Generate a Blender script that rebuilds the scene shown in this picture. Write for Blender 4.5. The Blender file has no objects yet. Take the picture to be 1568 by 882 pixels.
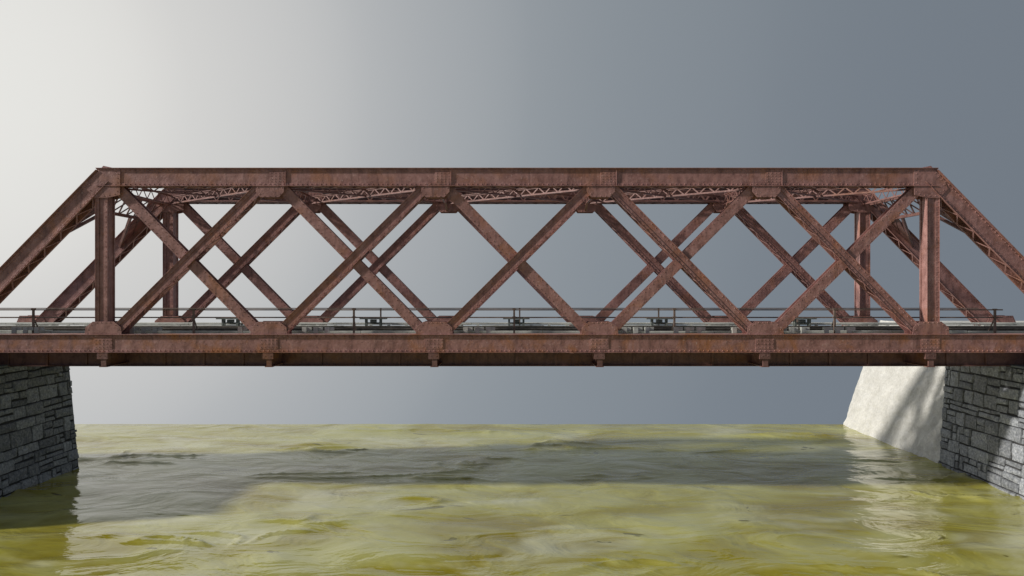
import bpy, bmesh, math, random
from mathutils import Vector, noise
random.seed(7)
S=bpy.context.scene
EYE=7.7; F=1065.0

# ---------------------------------------------------------------- materials
def newmat(name):
    m=bpy.data.materials.new(name); m.use_nodes=True
    nt=m.node_tree; nt.nodes.clear()
    o=nt.nodes.new('ShaderNodeOutputMaterial'); b=nt.nodes.new('ShaderNodeBsdfPrincipled')
    nt.links.new(b.outputs[0],o.inputs[0])
    tc=nt.nodes.new('ShaderNodeTexCoord')
    return m,nt,b,tc
def mapping(nt,tc,scale):
    mp=nt.nodes.new('ShaderNodeMapping'); mp.inputs['Scale'].default_value=scale
    nt.links.new(tc.outputs['Object'],mp.inputs[0]); return mp.outputs[0]
def noi(nt,vec,scale,detail=6,rough=.55,dist=0):
    n=nt.nodes.new('ShaderNodeTexNoise'); n.inputs['Scale'].default_value=scale
    n.inputs['Detail'].default_value=detail; n.inputs['Roughness'].default_value=rough
    n.inputs['Distortion'].default_value=dist
    nt.links.new(vec,n.inputs['Vector']); return n.outputs['Fac']
def ramp(nt,fac,stops):
    r=nt.nodes.new('ShaderNodeValToRGB'); e=r.color_ramp.elements
    while len(e)<len(stops): e.new(.5)
    for i,(p,c) in enumerate(stops):
        e[i].position=p; e[i].color=(c[0],c[1],c[2],1) if not isinstance(c,(int,float)) else (c,c,c,1)
    nt.links.new(fac,r.inputs[0]); return r.outputs[0]
def mix(nt,fac,a,b,mode='MIX'):
    m=nt.nodes.new('ShaderNodeMix'); m.data_type='RGBA'; m.blend_type=mode
    for sock,v in ((m.inputs[0],fac),(m.inputs[6],a),(m.inputs[7],b)):
        if isinstance(v,(int,float)): sock.default_value=v
        elif isinstance(v,tuple): sock.default_value=(*v,1)
        else: nt.links.new(v,sock)
    return m.outputs[2]
def bump(nt,h,strength,dist,b,prev=None):
    n=nt.nodes.new('ShaderNodeBump'); n.inputs['Strength'].default_value=strength
    n.inputs['Distance'].default_value=dist; nt.links.new(h,n.inputs['Height'])
    if prev is not None: nt.links.new(prev,n.inputs['Normal'])
    nt.links.new(n.outputs[0],b.inputs['Normal']); return n.outputs[0]

def steel(name,tint=1.0,orange=.5):
    m,nt,b,tc=newmat(name)
    v=mapping(nt,tc,(1,1,1)); vs=mapping(nt,tc,(3,3,.6))
    n1=noi(nt,v,.9,8,.62,.4); n2=noi(nt,v,3.2,8,.62,.3); n3=noi(nt,vs,2.0,6,.6); n4=noi(nt,v,13,5,.6)
    t=tint
    c=ramp(nt,n2,[(.25,(.19*t,.088*t,.074*t)),(.45,(.345*t,.170*t,.148*t)),(.62,(.43*t,.225*t,.200*t)),(.8,(.55*t,.32*t,.29*t))])
    c=mix(nt,ramp(nt,n1,[(.53,0),(.68,orange)]),c,(.42*t,.165*t,.060*t))
    c=mix(nt,ramp(nt,n3,[(.52,0),(.75,.65)]),c,(.11*t,.055*t,.046*t))
    c=mix(nt,ramp(nt,n4,[(.62,0),(.69,.55)]),c,(.62*t,.45*t,.41*t))
    c=mix(nt,ramp(nt,n4,[(.31,.65),(.38,0)]),c,(.085*t,.045*t,.04*t))
    nt.links.new(c,b.inputs['Base Color'])
    b.inputs['Roughness'].default_value=.48; b.inputs['Specular IOR Level'].default_value=.5
    p=bump(nt,n2,.7,.035,b); bump(nt,n4,.5,.012,b,p)
    return m
M_steel=steel('rusted_red_steel')
M_steel2=steel('rusted_steel_rustier',.95,.85)
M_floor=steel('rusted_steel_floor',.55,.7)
M_lat=steel('rusted_steel_bracing',.75,.5)
M_dark=steel('rusted_steel_dark',.42,.4)  # darker tint of the same rusted steel, for the far top chord

def simple(name,c1,c2,scale,rough=.8,bs=.4,bd=.02,sc=(1,1,1)):
    m,nt,b,tc=newmat(name); v=mapping(nt,tc,sc)
    n=noi(nt,v,scale,8,.65,.3); n2=noi(nt,v,scale*7,4,.6)
    c=ramp(nt,n,[(.3,c1),(.7,c2)]); c=mix(nt,.3,c,ramp(nt,n2,[(.3,.25),(.7,1)]),'MULTIPLY')
    nt.links.new(c,b.inputs['Base Color']); b.inputs['Roughness'].default_value=rough
    b.inputs['Specular IOR Level'].default_value=.3
    p=bump(nt,n,bs,bd,b); bump(nt,n2,bs,bd*.3,b,p); return m
M_timber=simple('weathered_timber',(.16,.155,.14),(.40,.39,.35),3,.9,.4,.01,(4,1,4))
M_kerb=simple('pale_concrete_kerb',(.50,.51,.46),(.80,.80,.74),2.2,.9,.4,.01,(2,1,4))
M_rail=simple('rail_steel',(.10,.085,.07),(.28,.25,.22),6,.55)
M_hand=simple('handrail_steel',(.15,.105,.085),(.32,.24,.20),5,.5)
M_rack=simple('grey_painted_steel',(.18,.21,.19),(.38,.41,.38),5,.6)
M_cap=simple('bluish_cap_stone',(.14,.16,.18),(.28,.31,.35),2,.8,.5,.03)
M_mortar=simple('dark_mortar',(.03,.03,.032),(.09,.09,.09),3,.95,.6,.03)
M_pale=simple('pale_limewashed_concrete',(.60,.585,.54),(.80,.785,.745),1.3,.85,.8,.13)
def stone(name,lo,mid,hi):
    m,nt,b,tc=newmat(name); v=mapping(nt,tc,(1,1,1))
    at=nt.nodes.new('ShaderNodeAttribute'); at.attribute_name='tone'
    n=noi(nt,v,2.2,8,.65,.4); n2=noi(nt,v,11,6,.7)
    c=ramp(nt,n2,[(.28,lo),(.5,mid),(.75,hi)])
    c=mix(nt,.75,c,at.outputs['Color'],'MULTIPLY')
    c=mix(nt,ramp(nt,n,[(.55,0),(.72,.5)]),c,(lo[0]*.6,lo[1]*.6,lo[2]*.6))
    nt.links.new(c,b.inputs['Base Color']); b.inputs['Roughness'].default_value=.8
    b.inputs['Specular IOR Level'].default_value=.4
    p=bump(nt,n2,.8,.05,b); bump(nt,n,.6,.06,b,p); return m
M_stone=stone('grey_rubble_stone',(.14,.15,.17),(.31,.325,.355),(.62,.635,.66))

# ---------------------------------------------------------------- mesh builder
class B:
    def __init__(s): s.v=[];s.f=[];s.m=[]
    def quadbox(s,c,m=0):
        o=len(s.v); s.v+=[tuple(p) for p in c]
        for q in ((0,3,2,1),(4,5,6,7),(0,1,5,4),(1,2,6,5),(2,3,7,6),(3,0,4,7)):
            s.f.append(tuple(o+i for i in q)); s.m.append(m)
    def box(s,x0,x1,y0,y1,z0,z1,m=0):
        s.quadbox([(x0,y0,z0),(x1,y0,z0),(x1,y1,z0),(x0,y1,z0),(x0,y0,z1),(x1,y0,z1),(x1,y1,z1),(x0,y1,z1)],m)
    def beam(s,p,q,w,h,up=(0,0,1),m=0,ou=0,ow=0):
        p=Vector(p);q=Vector(q);a=(q-p).normalized();u=Vector(up);u=(u-a*u.dot(a)).normalized();sd=a.cross(u)
        c=[]
        for e in (p,q):
            for (i,j) in ((-1,-1),(1,-1),(1,1),(-1,1)):
                c.append(e+sd*(ow+i*w/2)+u*(ou+j*h/2))
        s.quadbox(c,m)
    def prism(s,pts,y0,y1,m=0):
        n=len(pts);o=len(s.v)
        s.v+=[(x,y0,z) for x,z in pts]+[(x,y1,z) for x,z in pts]
        s.f.append(tuple(range(o,o+n)));s.m.append(m)
        s.f.append(tuple(reversed(range(o+n,o+2*n))));s.m.append(m)
        for i in range(n):
            j=(i+1)%n; s.f.append((o+i,o+n+i,o+n+j,o+j));s.m.append(m)
    def rivet(s,x,y,z,r=.027,d=.022,m=0,sg=-1):
        o=len(s.v);n=6
        for k in range(n):
            a=k*math.tau/n; s.v.append((x+r*math.cos(a),y,z+r*math.sin(a)))
        for k in range(n):
            a=k*math.tau/n; s.v.append((x+.6*r*math.cos(a),y+sg*d,z+.6*r*math.sin(a)))
        for k in range(n):
            j=(k+1)%n; s.f.append((o+k,o+j,o+n+j,o+n+k)); s.m.append(m)
        s.f.append(tuple(range(o+n,o+2*n)));s.m.append(m)
    def obj(s,name,mats,parent=None,bev=0,fix=True):
        me=bpy.data.meshes.new(name); me.from_pydata(s.v,[],s.f); 
        for m in mats: me.materials.append(m)
        me.polygons.foreach_set('material_index',s.m); me.update()
        if fix:
            bm=bmesh.new();bm.from_mesh(me);bmesh.ops.recalc_face_normals(bm,faces=bm.faces);bm.to_mesh(me);bm.free()
        ob=bpy.data.objects.new(name,me); S.collection.objects.link(ob)
        if parent: ob.parent=parent
        if bev:
            md=ob.modifiers.new('bevel','BEVEL'); md.width=bev; md.segments=1; md.limit_method='ANGLE'
        return ob

def empty(name):
    e=bpy.data.objects.new(name,None); S.collection.objects.link(e); return e

# ---------------------------------------------------------------- bridge dims
P=5.965; X0=-14.73
NX=[X0+i*P for i in range(-1,7)]
TZ1=12.006; TZ0=11.37; BZ1=6.01; BZ0=5.37
BW=.46
bridge=empty('railway_truss_bridge')

def zig(b,p,q,half,step=.42,up=None,th=.02,wd=.055,m=0):
    p=Vector(p);q=Vector(q);L=(q-p).length;n=max(2,int(L/step));u=Vector(up).normalized()
    a=(q-p).normalized(); nn=a.cross(u)
    for i in range(n):
        s0=1 if i%2 else -1
        A=p+(q-p)*(i/n)+u*half*s0; C=p+(q-p)*((i+1)/n)-u*half*s0
        b.beam(A,C,wd,th,nn,m)

def boxmember(b,p,q,Y,depth,front,web=0):
    p3=Vector((p[0],0,p[1]));q3=Vector((q[0],0,q[1]));a=(q3-p3).normalized()
    u=Vector((-a.z,0,a.x)); 
    if u.z<0:u=-u
    h=depth/2
    for yy,o in ((Y,-1),(Y+BW,1)):
        off=Vector((0,yy,0))
        b.beam(p3+off,q3+off,.02,depth,u,web)
        for s in (-1,1):
            o3=off+Vector((0,o*.040,0))
            b.beam(p3+o3,q3+o3,.065,.018,u,web,s*(h-.012))
            b.beam(p3+off+Vector((0,o*.017,0)),q3+off+Vector((0,o*.017,0)),.014,.095,u,web,s*(h-.068))
    c=Vector((0,Y+BW/2,0))
    b.beam(p3+c,q3+c,BW+.18,.022,u,0,h+.012)
    zig(b,p3+c-u*h,q3+c-u*h,BW/2,.40,(0,1,0),.014,.06)
    L=(q3-p3).length;n=int(L/.17)
    if front:
        for i in range(1,n):
            pt=p3+(q3-p3)*(i/n)
            for s in (-1,1):
                r=pt+u*s*(h-.068); b.rivet(r.x,Y-.0245,r.z)
def gusset(b,pts,Y,riv=True):
    for yy,o in ((Y-.040,-1),(Y+BW+.026,1)):
        b.prism(pts,yy,yy+.014)
    if riv:
        n=len(pts);cx=sum(p[0] for p in pts)/n;cz=sum(p[1] for p in pts)/n
        for i in range(n):
            A=Vector(pts[i]);C=Vector(pts[(i+1)%n]);L=(C-A).length;k=max(1,int(L/.17))
            for j in range(k):
                t=A+(C-A)*((j+.5)/k); t=t+(Vector((cx,cz))-t)*.15
                b.rivet(t.x,Y-.040,t.y,.022,.016)
def diag_rib(b,p,q,Y):
    p3=Vector((p[0],0,p[1]));q3=Vector((q[0],0,q[1]));a=(q3-p3).normalized();u=Vector((-a.z,0,a.x))
    for yy,sg in ((Y+.02,-1),(Y+BW-.06,1)):
        off=Vector((0,yy,0))
        for s in (-1,1):
            b.beam(p3+off,q3+off,.014,.125,u,0,s*.118)
            o3=off+Vector((0,sg*.022,0))
            b.beam(p3+o3,q3+o3,.04,.014,u,0,s*.178)
        b.beam(p3+off+Vector((0,.03,0)),q3+off+Vector((0,.03,0)),.012,.13,u)
    c=Vector((0,Y+BW/2-.02,0))
    for s in (-1,1): zig(b,p3+c+u*s*.17,q3+c+u*s*.17,BW/2-.04,.38,(0,1,0),.012,.05)
    n=int((q3-p3).length/.2)
    for i in range(1,n):
        for s in (-1,1):
            r=p3+(q3-p3)*(i/n)+u*s*.118; b.rivet(r.x,Y+.012,r.z,.022,.016)
def diag_flat(b,p,q,Y):
    p3=Vector((p[0],0,p[1]));q3=Vector((q[0],0,q[1]));a=(q3-p3).normalized();u=Vector((-a.z,0,a.x))
    for yy in (Y+.095,Y+BW-.10):
        b.beam(p3+Vector((0,yy,0)),q3+Vector((0,yy,0)),.022,.38,u)
    c=Vector((0,Y+BW/2,0))
    b.beam(p3+c,q3+c,BW-.22,.016,u)
    n=int((q3-p3).length/.2)
    for i in range(1,n):
        for s in (-1,1):
            r=p3+(q3-p3)*(i/n)+u*s*.13; b.rivet(r.x,Y+.084,r.z,.020,.015)

def truss(Y,front,name):
    b=B()
    for i in range(1,6):
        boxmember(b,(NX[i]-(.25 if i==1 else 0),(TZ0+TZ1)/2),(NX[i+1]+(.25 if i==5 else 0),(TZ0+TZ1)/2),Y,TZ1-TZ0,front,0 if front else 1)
    b.obj(name+'_top_chord',[M_steel,M_dark],bridge,.004)
    b=B()
    boxmember(b,(NX[0]-1.2,(BZ0+BZ1)/2),(NX[7]+1.2,(BZ0+BZ1)/2),Y,BZ1-BZ0,front)
    for i in range(1,7):
        b.box(NX[i]-.35,NX[i]+.32,Y-.030,Y-.012,BZ0+.125,BZ1-.12)
        for k in range(5):
            for kk in (0,1,2): b.rivet(NX[i]-.28+.135*k,Y-.030,BZ0+.19+kk*.13,.020,.015)
    b.obj(name+'_bottom_chord',[M_steel2],bridge,.004)
    b=B()
    for i in range(2,6):
        xs=NX[i]+.02
        b.box(xs,xs+.57,Y-.030,Y-.012,TZ0+.12,TZ1-.12)
        for k in range(4):
            for kk in range(4): b.rivet(xs+.07+.14*k,Y-.030,TZ0+.17+kk*.1,.020,.015)
        b.box(xs+.575,xs+.592,Y-.055,Y-.02,TZ0+.02,TZ1+.03)
    zt=(TZ0+TZ1)/2
    for s,i,j in ((-1,1,0),(1,6,7)):
        boxmember(b,(NX[i]+s*.02,zt+.05),(NX[j]-s*.1,BZ1-.25),Y,.60,front)
        xx=NX[i]
        gusset(b,[(xx+s*.0,TZ1+.10),(xx-s*.62,TZ1-.03),(xx-s*.60,TZ0-.32),(xx-s*.15,TZ0-.42),(xx+s*.32,TZ0-.42),(xx+s*.62,TZ0-.1),(xx+s*.50,TZ0+.2)][::(1 if s<0 else -1)],Y)
        bx=NX[j]
        gusset(b,[(bx-.8,BZ1-.2),(bx+.8,BZ1-.2),(bx+.5,BZ1+.5),(bx-.5,BZ1+.5)],Y)
        b.box(bx-.4,bx+.4,Y-.1,Y+BW+.1,4.78,BZ0-.05)
    for i in range(1,7):
        x=NX[i]
        if 1<i<6:
            gusset(b,[(x-.47,TZ0+.12),(x-.47,TZ0-.20),(x-.30,TZ0-.40),(x+.36,TZ0-.40),(x+.55,TZ0-.20),(x+.55,TZ0+.12)],Y)
        gusset(b,[(x-.68,BZ1-.1),(x+.68,BZ1-.1),(x+.64,BZ1+.28),(x+.38,BZ1+.48),(x-.38,BZ1+.48),(x-.64,BZ1+.28)],Y)
    b.obj(name+'_end_posts_and_gussets',[M_steel],bridge,.004)
    b=B()
    for i in (1,6):
        x=NX[i]+(-.08 if i==1 else .10)
        for yy in (Y+.0,Y+BW-.05):
            for s in (-1,1):
                b.box(x+s*.15-.06,x+s*.15+.06,yy,yy+.016,BZ1,TZ0+.05)
                b.box(x+s*.218-.007,x+s*.218+.007,yy-.03,yy+.05,BZ1,TZ0-.05)
            b.box(x-.095,x+.095,yy+.03,yy+.045,BZ1,TZ0)
        for s in (-1,1): b.box(x+s*.19-.008,x+s*.19+.008,Y+.02,Y+BW-.055,BZ1,TZ0)
        for k in range(28):
            for s in (-1,1): b.rivet(x+s*.15,Y,BZ1+.3+k*.18,.022,.016)
    b.obj(name+'_vertical_posts',[M_steel],bridge)
    b=B()
    for k in range(1,6):
        xl,xr=NX[k],NX[k+1]
        zt_=TZ0-.0; zb=BZ1+.0
        up=((xl+.28,zb),(xr-.30,zt_)); dn=((xl+.38,zt_),(xr-.32,zb))
        if k<=3: diag_flat(b,*dn,Y); diag_rib(b,*up,Y)
        else: diag_flat(b,*up,Y); diag_rib(b,*dn,Y)
        xm=(xl+xr)/2; zm=(zt_+zb)/2
        b.prism([(xm-.25,zm),(xm,zm-.25),(xm+.25,zm),(xm,zm+.25)],Y+.060,Y+.075)
    b.obj(name+'_diagonals',[M_steel],bridge)
YN=25.10; YF=29.96
truss(YN,True,'near_truss'); truss(YF,False,'far_truss')

# ---------------------------------------------------------------- top lateral bracing
b=B()
def lattice(b,p,q,h,w=.09,step=.3,m=0):
    p=Vector(p);q=Vector(q)
    for s in (-1,1):
        d=Vector((0,0,s*h/2)); b.beam(p+d,q+d,w,.022,(0,0,1),m); b.beam(p+d-Vector((0,0,s*.03)),q+d-Vector((0,0,s*.03)),.014,.05,(0,0,1),m)
    zig(b,p,q,h/2-.02,step,(0,0,1),.012,.045,m)
ya=YN+BW; yb=YF
for i in range(1,7):
    lattice(b,(NX[i],ya,TZ0+.12),(NX[i],yb,TZ0+.12),.42)
for i in range(1,6):
    lattice(b,(NX[i]+.2,ya,TZ0+.12),(NX[i+1]-.2,yb,TZ0+.14),.30,.09,.30)
    lattice(b,(NX[i]+.2,yb-.1,TZ0+.10),(NX[i+1]-.2,ya,TZ0+.11),.30,.09,.30)
    lattice(b,(NX[i]+.25,yb-.16,TZ0+.27),(NX[i+1]-.25,yb-.16,TZ0+.27),.46,.07,.30)
for i in range(2,6):
    for (y0,s) in ((ya,1),(yb,-1)):
        b.beam((NX[i],y0,TZ0-.35),(NX[i],y0+s*.75,TZ0-.02),.09,.06)
b.obj('top_lateral_bracing',[M_lat],bridge)
b=B()
for s,i in ((-1,1),(1,6)):
    d=Vector((s,0,-1)).normalized()
    T=Vector((NX[i]+s*.1,0,TZ0+.15))
    A=T+d*.3; C=T+d*1.25
    for pt in (A,C):
        b.beam((pt.x,ya,pt.z),(pt.x,yb,pt.z),.10,.12,(0,0,1))
    w=(yb-ya); n=8
    for k in range(n):
        y0=ya+w*k/n; y1=ya+w*(k+1)/n
        P1,P2=(A,C) if k%2 else (C,A)
        b.beam((P1.x,y0,P1.z),(P2.x,y1,P2.z),.07,.025,(s,0,1))
        b.beam((P2.x+.02,y0,P2.z+.02),(P1.x+.02,y1,P1.z+.02),.07,.025,(s,0,1))
    D=T+d*2.9
    for (y0,sg) in ((ya,1),(yb,-1)):
        b.beam((D.x,y0,D.z),(C.x,y0+sg*1.3,C.z),.10,.10,(s,0,1))
        mid=T+d*2.1
        b.beam((mid.x,y0,mid.z),(C.x,y0+sg*.7,C.z),.06,.03,(s,0,1))
        b.quadbox([(C.x,y0,C.z),(D.x,y0,D.z),(D.x,y0+sg*.02,D.z),(C.x,y0+sg*.95,C.z),
                   (C.x+.02,y0,C.z+.02),(D.x+.02,y0,D.z+.02),(D.x+.02,y0+sg*.02,D.z+.02),(C.x+.02,y0+sg*.95,C.z+.02)])
b.obj('portal_bracing',[M_floor],bridge)

# ---------------------------------------------------------------- floor system
b=B()
for i in range(0,8):
    x=NX[i]
    b.box(x-.012,x+.012,YN-.02,YF+BW+.02,4.87,5.70)
    b.box(x-.14,x+.14,YN-.06,YF+BW+.06,4.85,4.875)
    b.box(x-.20,x+.20,YN+BW+.05,YF-.05,5.70,5.73)
    for y0 in (YN,YF):
        b.box(x-.21,x+.17,y0-.07,y0+BW+.08,5.14,BZ0-.02)
        b.box(x-.08,x+.10,y0-.04,y0+.03,4.88,5.13)
        for s in (-1,1): b.rivet(x-.02+s*.10,y0-.07,5.25,.018,.012)
b.obj('floor_beams',[M_floor],bridge)
b=B()
for y0 in (26.55,28.45):
    b.box(NX[0]-1.2,NX[7]+1.2,y0-.012,y0+.012,4.76,5.72)
    b.box(NX[0]-1.2,NX[7]+1.2,y0-.17,y0+.17,4.73,4.755)
    b.box(NX[0]-1.2,NX[7]+1.2,y0-.15,y0+.15,5.725,5.75)
    x=NX[0]
    while x<NX[7]:
        b.box(x-.04,x+.04,y0-.06,y0-.013,4.76,5.72); b.box(x-.04,x+.04,y0+.013,y0+.06,4.76,5.72)
        x+=P/4
for i in range(0,7):
    b.beam((NX[i],YN+BW,5.30),(NX[i+1],YF,5.30),.14,.02)
    b.beam((NX[i],YF,5.26),(NX[i+1],YN+BW,5.26),.14,.02)
b.obj('stringers',[M_floor],bridge)

# ---------------------------------------------------------------- track
track=empty('railway_track')
b=B(); x=-24.0
while x<24.5:
    b.box(x+random.uniform(-.02,.02),x+.25,26.0+random.uniform(-.12,.08),29.3+random.uniform(-.1,.1),5.755,5.96+random.uniform(-.015,.015)); x+=.55
b.obj('sleepers',[M_timber],track,.01)
b=B()
for y0 in (26.9,28.33):
    b.box(-24,24.5,y0-.07,y0+.07,5.98,6.0); b.box(-24,24.5,y0-.01,y0+.01,6.0,6.11); b.box(-24,24.5,y0-.036,y0+.036,6.11,6.15)
for y0 in (27.15,28.08):
    b.box(-24,24.5,y0-.03,y0+.03,5.98,6.10)
b.obj('rails',[M_rail],track)
b=B()
for y0,z1 in ((26.15,6.10),(29.1,6.13)):
    x=-24
    while x<24.5:
        L=random.uniform(2.5,4.2); b.box(x,min(x+L-.015,24.5),y0-.08,y0+.08,5.975,z1+random.uniform(-.02,.02)); x+=L
b.obj('guard_timbers',[M_kerb],track,.01)
walk=empty('walkway')
b=B()
x=-24
while x<24.5:
    L=random.uniform(2.4,3.6)
    for k,y0 in enumerate((29.28,29.44,29.60,29.76)):
        b.box(x+.01+k*.003,x+L-.01,y0,y0+.145,6.15+random.uniform(-.008,.008),6.22)
    x+=L
x=-24
while x<24.5:
    b.box(x,x+.12,29.25,29.32,5.78,6.145); x+=.75
b.obj('planks',[M_kerb],walk,.006)
b=B(); x=-24
while x<24.5:
    if random.random()<.75:
        for k in range(random.choice((2,3,4))):
            b.box(x+k*.42,x+k*.42+.16,25.70,25.76,5.9,6.25)
            b.box(x+k*.42-.02,x+k*.42+.33,25.765,25.80,6.13,6.25)
    x+=random.uniform(1.6,2.4)
for i in range(0,7):
    b.box(NX[i]+.3,NX[i+1]-.3,25.68,25.84,5.80,5.9)
b.obj('slotted_kerb',[M_kerb],walk)

rail=empty('handrail')
b=B()
for i in range(-1,6):
    x=-11.85+i*P
    if x>18.4: continue
    b.box(x-.035,x+.035,25.86,25.92,5.75,6.92)
    b.box(x-.07,x+.07,25.84,25.94,6.60,6.64)
    b.box(x-.06,x+.06,25.84,25.94,6.89,6.93)
    b.beam((x,25.95,6.5),(x,26.3,5.97),.04,.03)
b.obj('posts',[M_hand],rail)
b=B()
for z in (6.885,6.60):
    b.box(-24,18.3,25.925,25.965,z-.022,z+.024)
b.obj('rails',[M_hand],rail)
rail2=empty('handrail')
b=B()
for i in range(-1,6):
    x=-11.6+i*P
    b.box(x-.03,x+.03,29.84,29.89,5.75,6.85)
b.obj('posts',[M_hand],rail2)
b=B()
b.box(-24,20,29.80,29.835,6.81,6.85)
b.obj('rails',[M_hand],rail2)

for i in range(5):
    x=-11.75+i*P
    e=empty('cable_rack'); b=B()
    b.box(x-.55,x+.55,28.88,29.22,6.40,6.45)
    for s in (-1,1):
        b.box(x+s*.30-.04,x+s*.30+.04,28.95,29.03,6.10,6.40); b.box(x+s*.30-.04,x+s*.30+.04,29.1,29.18,6.10,6.40)
    b.box(x-.255,x+.255,29.0,29.03,6.22,6.27)
    b.box(x-.12,x+.12,28.95,29.15,6.27,6.38)
    b.obj('frame',[M_rack],e)

# ---------------------------------------------------------------- masonry
def masonry(name,O,U,V,N,lu,lv,mats,parent,rowh=(.24,.5),w=(.35,1.15),dep=(.03,.11),tone=(.5,1.25),res=.11):
    O=Vector(O);U=Vector(U).normalized();V=Vector(V).normalized();N=Vector(N).normalized()
    vs=[];fs=[];tones=[]
    def st(u0,u1,v0,v1):
        g=.014; u0+=g;u1-=g;v0+=g;v1-=g
        if u1-u0<.08 or v1-v0<.06: return
        d=random.uniform(*dep); t=random.uniform(*tone)
        nu=max(3,int((u1-u0)/res)+2); nv=max(3,int((v1-v0)/res)+2)
        sd=random.random()*100
        j=[(random.uniform(-.03,.03),random.uniform(-.035,.035)) for _ in range(4)]
        o=len(vs)
        for a in range(nv+1):
            for c in range(nu+1):
                s=c/nu;r=a/nv
                edge=min(c,nu-c,a,nv-a)
                uu=u0+(u1-u0)*s; vv=v0+(v1-v0)*r
                if edge==1:
                    if c==1: uu=u0+.026
                    if c==nu-1: uu=u1-.026
                    if a==1: vv=v0+.026
                    if a==nv-1: vv=v1-.026
                du=(j[0][0]*(1-s)*(1-r)+j[1][0]*s*(1-r)+j[2][0]*s*r+j[3][0]*(1-s)*r)
                dv=(j[0][1]*(1-s)*(1-r)+j[1][1]*s*(1-r)+j[2][1]*s*r+j[3][1]*(1-s)*r)
                h=-.03 if edge==0 else d*(1 if edge>1 else .75)+.045*noise.noise(Vector((uu*5+sd,vv*5,sd)))
                if edge>0: du+=.015*noise.noise(Vector((uu*6,vv*6+sd,1))); dv+=.02*noise.noise(Vector((uu*6+sd,vv*6,3)))
                P_=O+U*(uu+du)+V*(vv+dv)+N*h
                vs.append(tuple(P_))
        for a in range(nv):
            for c in range(nu):
                k=o+a*(nu+1)+c; fs.append((k,k+1,k+nu+2,k+nu+1)); tones.append(t)
    v=0
    while v<lv-.05:
        h=min(random.uniform(*rowh),lv-v); 
        if lv-(v+h)<.12: h=lv-v
        u=0
        while u<lu-.02:
            ww=random.uniform(*w)
            if lu-(u+ww)<.25: ww=lu-u
            if h>.34 and random.random()<.5:
                hs=h*random.uniform(.35,.65); wm=ww*random.uniform(.35,.65); q=random.random()
                if q<.35: st(u,u+ww,v,v+hs); st(u,u+ww,v+hs,v+h)
                elif q<.7: st(u,u+ww,v,v+hs); st(u,u+wm,v+hs,v+h); st(u+wm,u+ww,v+hs,v+h)
                else: st(u,u+wm,v,v+h); st(u+wm,u+ww,v,v+hs); st(u+wm,u+ww,v+hs,v+h)
            else: st(u,u+ww,v,v+h)
            u+=ww
        v+=h
    me=bpy.data.meshes.new(name); me.from_pydata(vs,[],fs)
    for m in mats: me.materials.append(m)
    at=me.color_attributes.new('tone','FLOAT_COLOR','CORNER')
    for p,t in zip(me.polygons,tones):
        for li in p.loop_indices: at.data[li].color=(t,t,t,1)
    me.update()
    if me.polygons and me.polygons[0].normal.dot(N)<0: me.flip_normals()
    ob=bpy.data.objects.new(name,me);S.collection.objects.link(ob);ob.parent=parent
    return ob

ATOP=4.70; AY0=21.8
for s in (-1,1):
    BAT=.065 if s>0 else .095
    WX=18.72 if s>0 else 18.76; AY1=30.45 if s>0 else 30.1
    ab=empty('stone_abutment')
    b=B()
    z0=-1.0
    xb0=s*(WX+BAT*z0); xb1=s*(WX+BAT*ATOP); xo=s*27.0
    b.prism([(xb0,z0),(xb1,ATOP),(xo,ATOP),(xo,z0)],AY0,AY1)
    b.obj('core',[M_mortar],ab)
    N=Vector((-s,0,BAT)).normalized()
    V=Vector((s*BAT,0,1))
    ln=(ATOP-z0)*math.sqrt(1+BAT*BAT)
    masonry('river_face',(xb0,AY0,z0),(0,1,0),V,N,AY1-AY0,ln,[M_stone],ab,rowh=(.36,.72),w=(.5,1.25))
    masonry('upstream_face',(min(xb1,xo),AY0,z0),(1,0,0),(0,0,1),(0,-1,0),abs(xo-xb1),ATOP-z0,[M_stone],ab,rowh=(.34,.66),w=(.5,1.25),res=.25)
    b=B()
    x1=s*(WX+BAT*ATOP-.08)
    y=AY0-.1
    while y<AY1-.2:
        L=min(random.uniform(.9,1.5),AY1-y); b.box(min(x1,x1+s*1.0),max(x1,x1+s*1.0),y+.006,y+L-.006,ATOP+.004,ATOP+.075+random.uniform(0,.008)); y+=L
    b.obj('cap_stones',[M_cap],ab,.015)
    b=B()
    xa=s*22.3; xbk=s*40
    b.box(min(xa,xbk),max(xa,xbk),AY0+.2,AY1-.01,ATOP+.002,5.70)
    ob=b.obj('back_wall',[M_stone],ab)
    ca=ob.data.color_attributes.new('tone','FLOAT_COLOR','CORNER')
    for d in ca.data: d.color=(.9,.9,.9,1)

wing=empty('pale_wing_wall')
WX=18.70
SL=.355; WT=5.88; WY0=30.47; WY1=39.3
z0=-1.0
b=B()
b.prism([(WX+SL*z0+.12,z0),(WX+SL*WT+.12,WT-.03),(60,WT-.03),(60,z0)],WY0,WY1-.03)
b.obj('core',[M_pale],wing)
vs=[];fs=[];nu,nv=90,70
Vd=Vector((SL,0,1)).normalized();Nd=Vector((-1,0,SL)).normalized();LV=(WT-z0)*math.sqrt(1+SL*SL)
for a in range(nv+1):
    for c in range(nu+1):
        y=WY0+(WY1-WY0)*c/nu; v=LV*a/nv
        h=.06*noise.noise(Vector((y*.9,v*.9,3)))+.04*noise.noise(Vector((y*3,v*3,8)))
        vj=(v+.06*noise.noise(Vector((y*.7,v,0))))/.62; row=int(vj); uj=(y+row*.47+.1*noise.noise(Vector((y,v,5))))/1.15
        dj=min(abs(vj-round(vj))*.62,abs(uj-round(uj))*1.15)
        h-=.016*max(0,1-dj/.09)
        p=Vector((WX+SL*z0,y,z0))+Vd*v+Nd*h; vs.append(tuple(p))
for a in range(nv):
    for c in range(nu):
        k=a*(nu+1)+c; fs.append((k,k+1,k+nu+2,k+nu+1))
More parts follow.
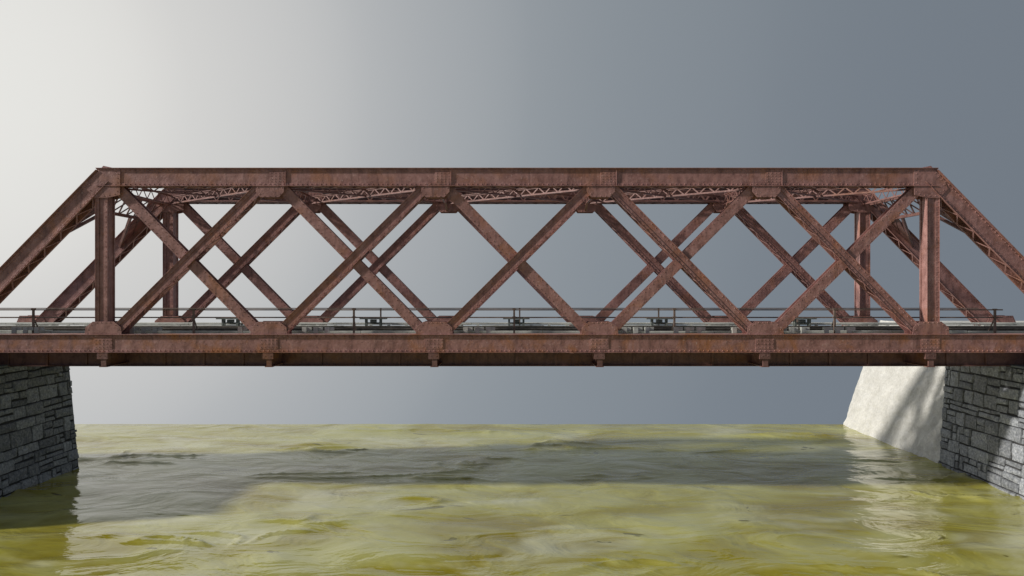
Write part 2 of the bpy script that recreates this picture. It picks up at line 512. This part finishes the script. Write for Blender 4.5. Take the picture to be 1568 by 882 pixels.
me=bpy.data.meshes.new('river_face');me.from_pydata(vs,[],fs);me.materials.append(M_pale)
if me.polygons[0].normal.dot(Nd)<0: me.flip_normals()
ob=bpy.data.objects.new('river_face',me);S.collection.objects.link(ob);ob.parent=wing

# ---------------------------------------------------------------- water
def water():
    x0,x1,y0,y1=-60.0,21.0,3.0,39.35
    xs=[];x=x0
    while x<x1: xs.append(x); x+=.12 if x>-27 else .6
    xs.append(x1)
    ny=int((y1-y0)/.09); ys=[y0+(y1-y0)*i/ny for i in range(ny+1)]
    vs=[];W=len(xs)
    for y in ys:
        ef=min(1,(y1-y)/2.5)*.85+.15
        for x in xs:
            a=noise.noise(Vector((x*.12+5,y*.24,1.3)))
            w=noise.noise(Vector((x*.28+2*a,y*.62,4.1)))
            n=noise.noise(Vector((x*.26+1.5*w,y*.75+1.2*a,9.7)))
            r=max(0,1-abs(n)*3.6)
            mk=max(0,min(1,(noise.noise(Vector((x*.20,y*.4,31)))-.05)*4))
            f=noise.noise(Vector((x*.8,y*1.5,2.2)))
            z=.09*a+.06*w+.095*r*r*mk+.014*f-.03
            vs.append((x,y,z*ef))
    fs=[(j*W+i,j*W+i+1,(j+1)*W+i+1,(j+1)*W+i) for j in range(len(ys)-1) for i in range(W-1)]
    me=bpy.data.meshes.new('water');me.from_pydata(vs,[],fs)
    me.polygons.foreach_set('use_smooth',[True]*len(fs))
    m,nt,b,tc=newmat('murky_river_water')
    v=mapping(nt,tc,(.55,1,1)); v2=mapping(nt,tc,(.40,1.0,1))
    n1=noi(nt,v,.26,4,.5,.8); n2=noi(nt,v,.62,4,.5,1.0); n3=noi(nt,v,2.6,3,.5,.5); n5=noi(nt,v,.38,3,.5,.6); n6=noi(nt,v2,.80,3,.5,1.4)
    c=ramp(nt,n1,[(.34,(.29,.235,.016)),(.48,(.39,.355,.060)),(.62,(.49,.475,.16))])
    c=mix(nt,ramp(nt,n2,[(.48,0),(.68,.5)]),c,(.54,.53,.24))
    c=mix(nt,ramp(nt,n5,[(.54,0),(.66,.65)]),c,(.64,.63,.40))  # pale patches put caustic-like brightness into the murky water's colour
    c=mix(nt,ramp(nt,n2,[(.32,.55),(.46,0)]),c,(.27,.215,.008))
    c=mix(nt,ramp(nt,n6,[(.300,.9),(.318,0)]),c,(.15,.13,.01))  # dark ripple reflections painted into the water colour as sharp-edged olive patches
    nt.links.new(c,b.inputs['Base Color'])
    b.inputs['Roughness'].default_value=.08; b.inputs['IOR'].default_value=1.75
    p=bump(nt,n2,.7,.20,b); bump(nt,n3,.30,.05,b,p)
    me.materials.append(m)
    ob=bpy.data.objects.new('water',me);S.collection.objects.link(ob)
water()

# ---------------------------------------------------------------- light
sd=Vector((1.9,.43,-1)).normalized()
L=bpy.data.lights.new('sun','SUN');L.energy=3.4;L.angle=math.radians(2.6);L.color=(1,.96,.89)
lo=bpy.data.objects.new('sun',L);S.collection.objects.link(lo);lo.rotation_euler=sd.to_track_quat('-Z','Y').to_euler()
W=bpy.data.worlds.new('sky');S.world=W;W.use_nodes=True;nt=W.node_tree;nt.nodes.clear()
out=nt.nodes.new('ShaderNodeOutputWorld');tc=nt.nodes.new('ShaderNodeTexCoord')
g=Vector((-934,1065,330)).normalized()
nm=nt.nodes.new('ShaderNodeVectorMath');nm.operation='NORMALIZE';nt.links.new(tc.outputs['Generated'],nm.inputs[0])
dp=nt.nodes.new('ShaderNodeVectorMath');dp.operation='DOT_PRODUCT';nt.links.new(nm.outputs[0],dp.inputs[0]);dp.inputs[1].default_value=g
def s2l(c): return tuple((x/255/12.92 if x<10 else ((x/255+.055)/1.055)**2.4) for x in c)
mr=nt.nodes.new('ShaderNodeMapRange');mr.inputs['From Min'].default_value=-1;mr.inputs['From Max'].default_value=1
nt.links.new(dp.outputs['Value'],mr.inputs['Value'])
def pos(d): return (d+1)/2
haze=ramp(nt,mr.outputs[0],[(0,s2l((102,109,117))),(pos(.15),s2l((113,121,130))),(pos(.5),s2l((126,134,142))),(pos(.75),s2l((150,156,161))),(pos(.88),s2l((184,186,187))),(pos(.965),s2l((217,216,213))),(1,s2l((236,235,230)))])
haze.node.color_ramp.interpolation='CARDINAL'
bgh=nt.nodes.new('ShaderNodeBackground');nt.links.new(haze,bgh.inputs[0]);bgh.inputs[1].default_value=1.0
ab=nt.nodes.new('ShaderNodeVectorMath');ab.operation='MULTIPLY';ab.inputs[1].default_value=(1,1,.5)
nt.links.new(nm.outputs[0],ab.inputs[0])
ad=nt.nodes.new('ShaderNodeVectorMath');ad.operation='ADD';ad.inputs[1].default_value=(0,0,.62);nt.links.new(ab.outputs[0],ad.inputs[0])
sk=nt.nodes.new('ShaderNodeTexSky');sk.sky_type='NISHITA';sk.sun_disc=False
sk.sun_elevation=math.asin(-sd.z);sk.sun_rotation=math.atan2(-sd.x,-sd.y)
nt.links.new(ad.outputs[0],sk.inputs[0])
bgs=nt.nodes.new('ShaderNodeBackground');nt.links.new(sk.outputs[0],bgs.inputs[0]);bgs.inputs[1].default_value=.1
mx=nt.nodes.new('ShaderNodeMixShader');mx.inputs[0].default_value=.06
nt.links.new(bgh.outputs[0],mx.inputs[1]);nt.links.new(bgs.outputs[0],mx.inputs[2]);nt.links.new(mx.outputs[0],out.inputs[0])

cam=bpy.data.cameras.new('camera');cam.sensor_width=36;cam.lens=36*F/1568;cam.clip_end=2000
co=bpy.data.objects.new('camera',cam);S.collection.objects.link(co);co.location=(0,0,EYE);co.rotation_euler=(math.radians(90),0,0)
S.camera=co
S.view_settings.view_transform='Standard';S.view_settings.look='None';S.view_settings.exposure=0
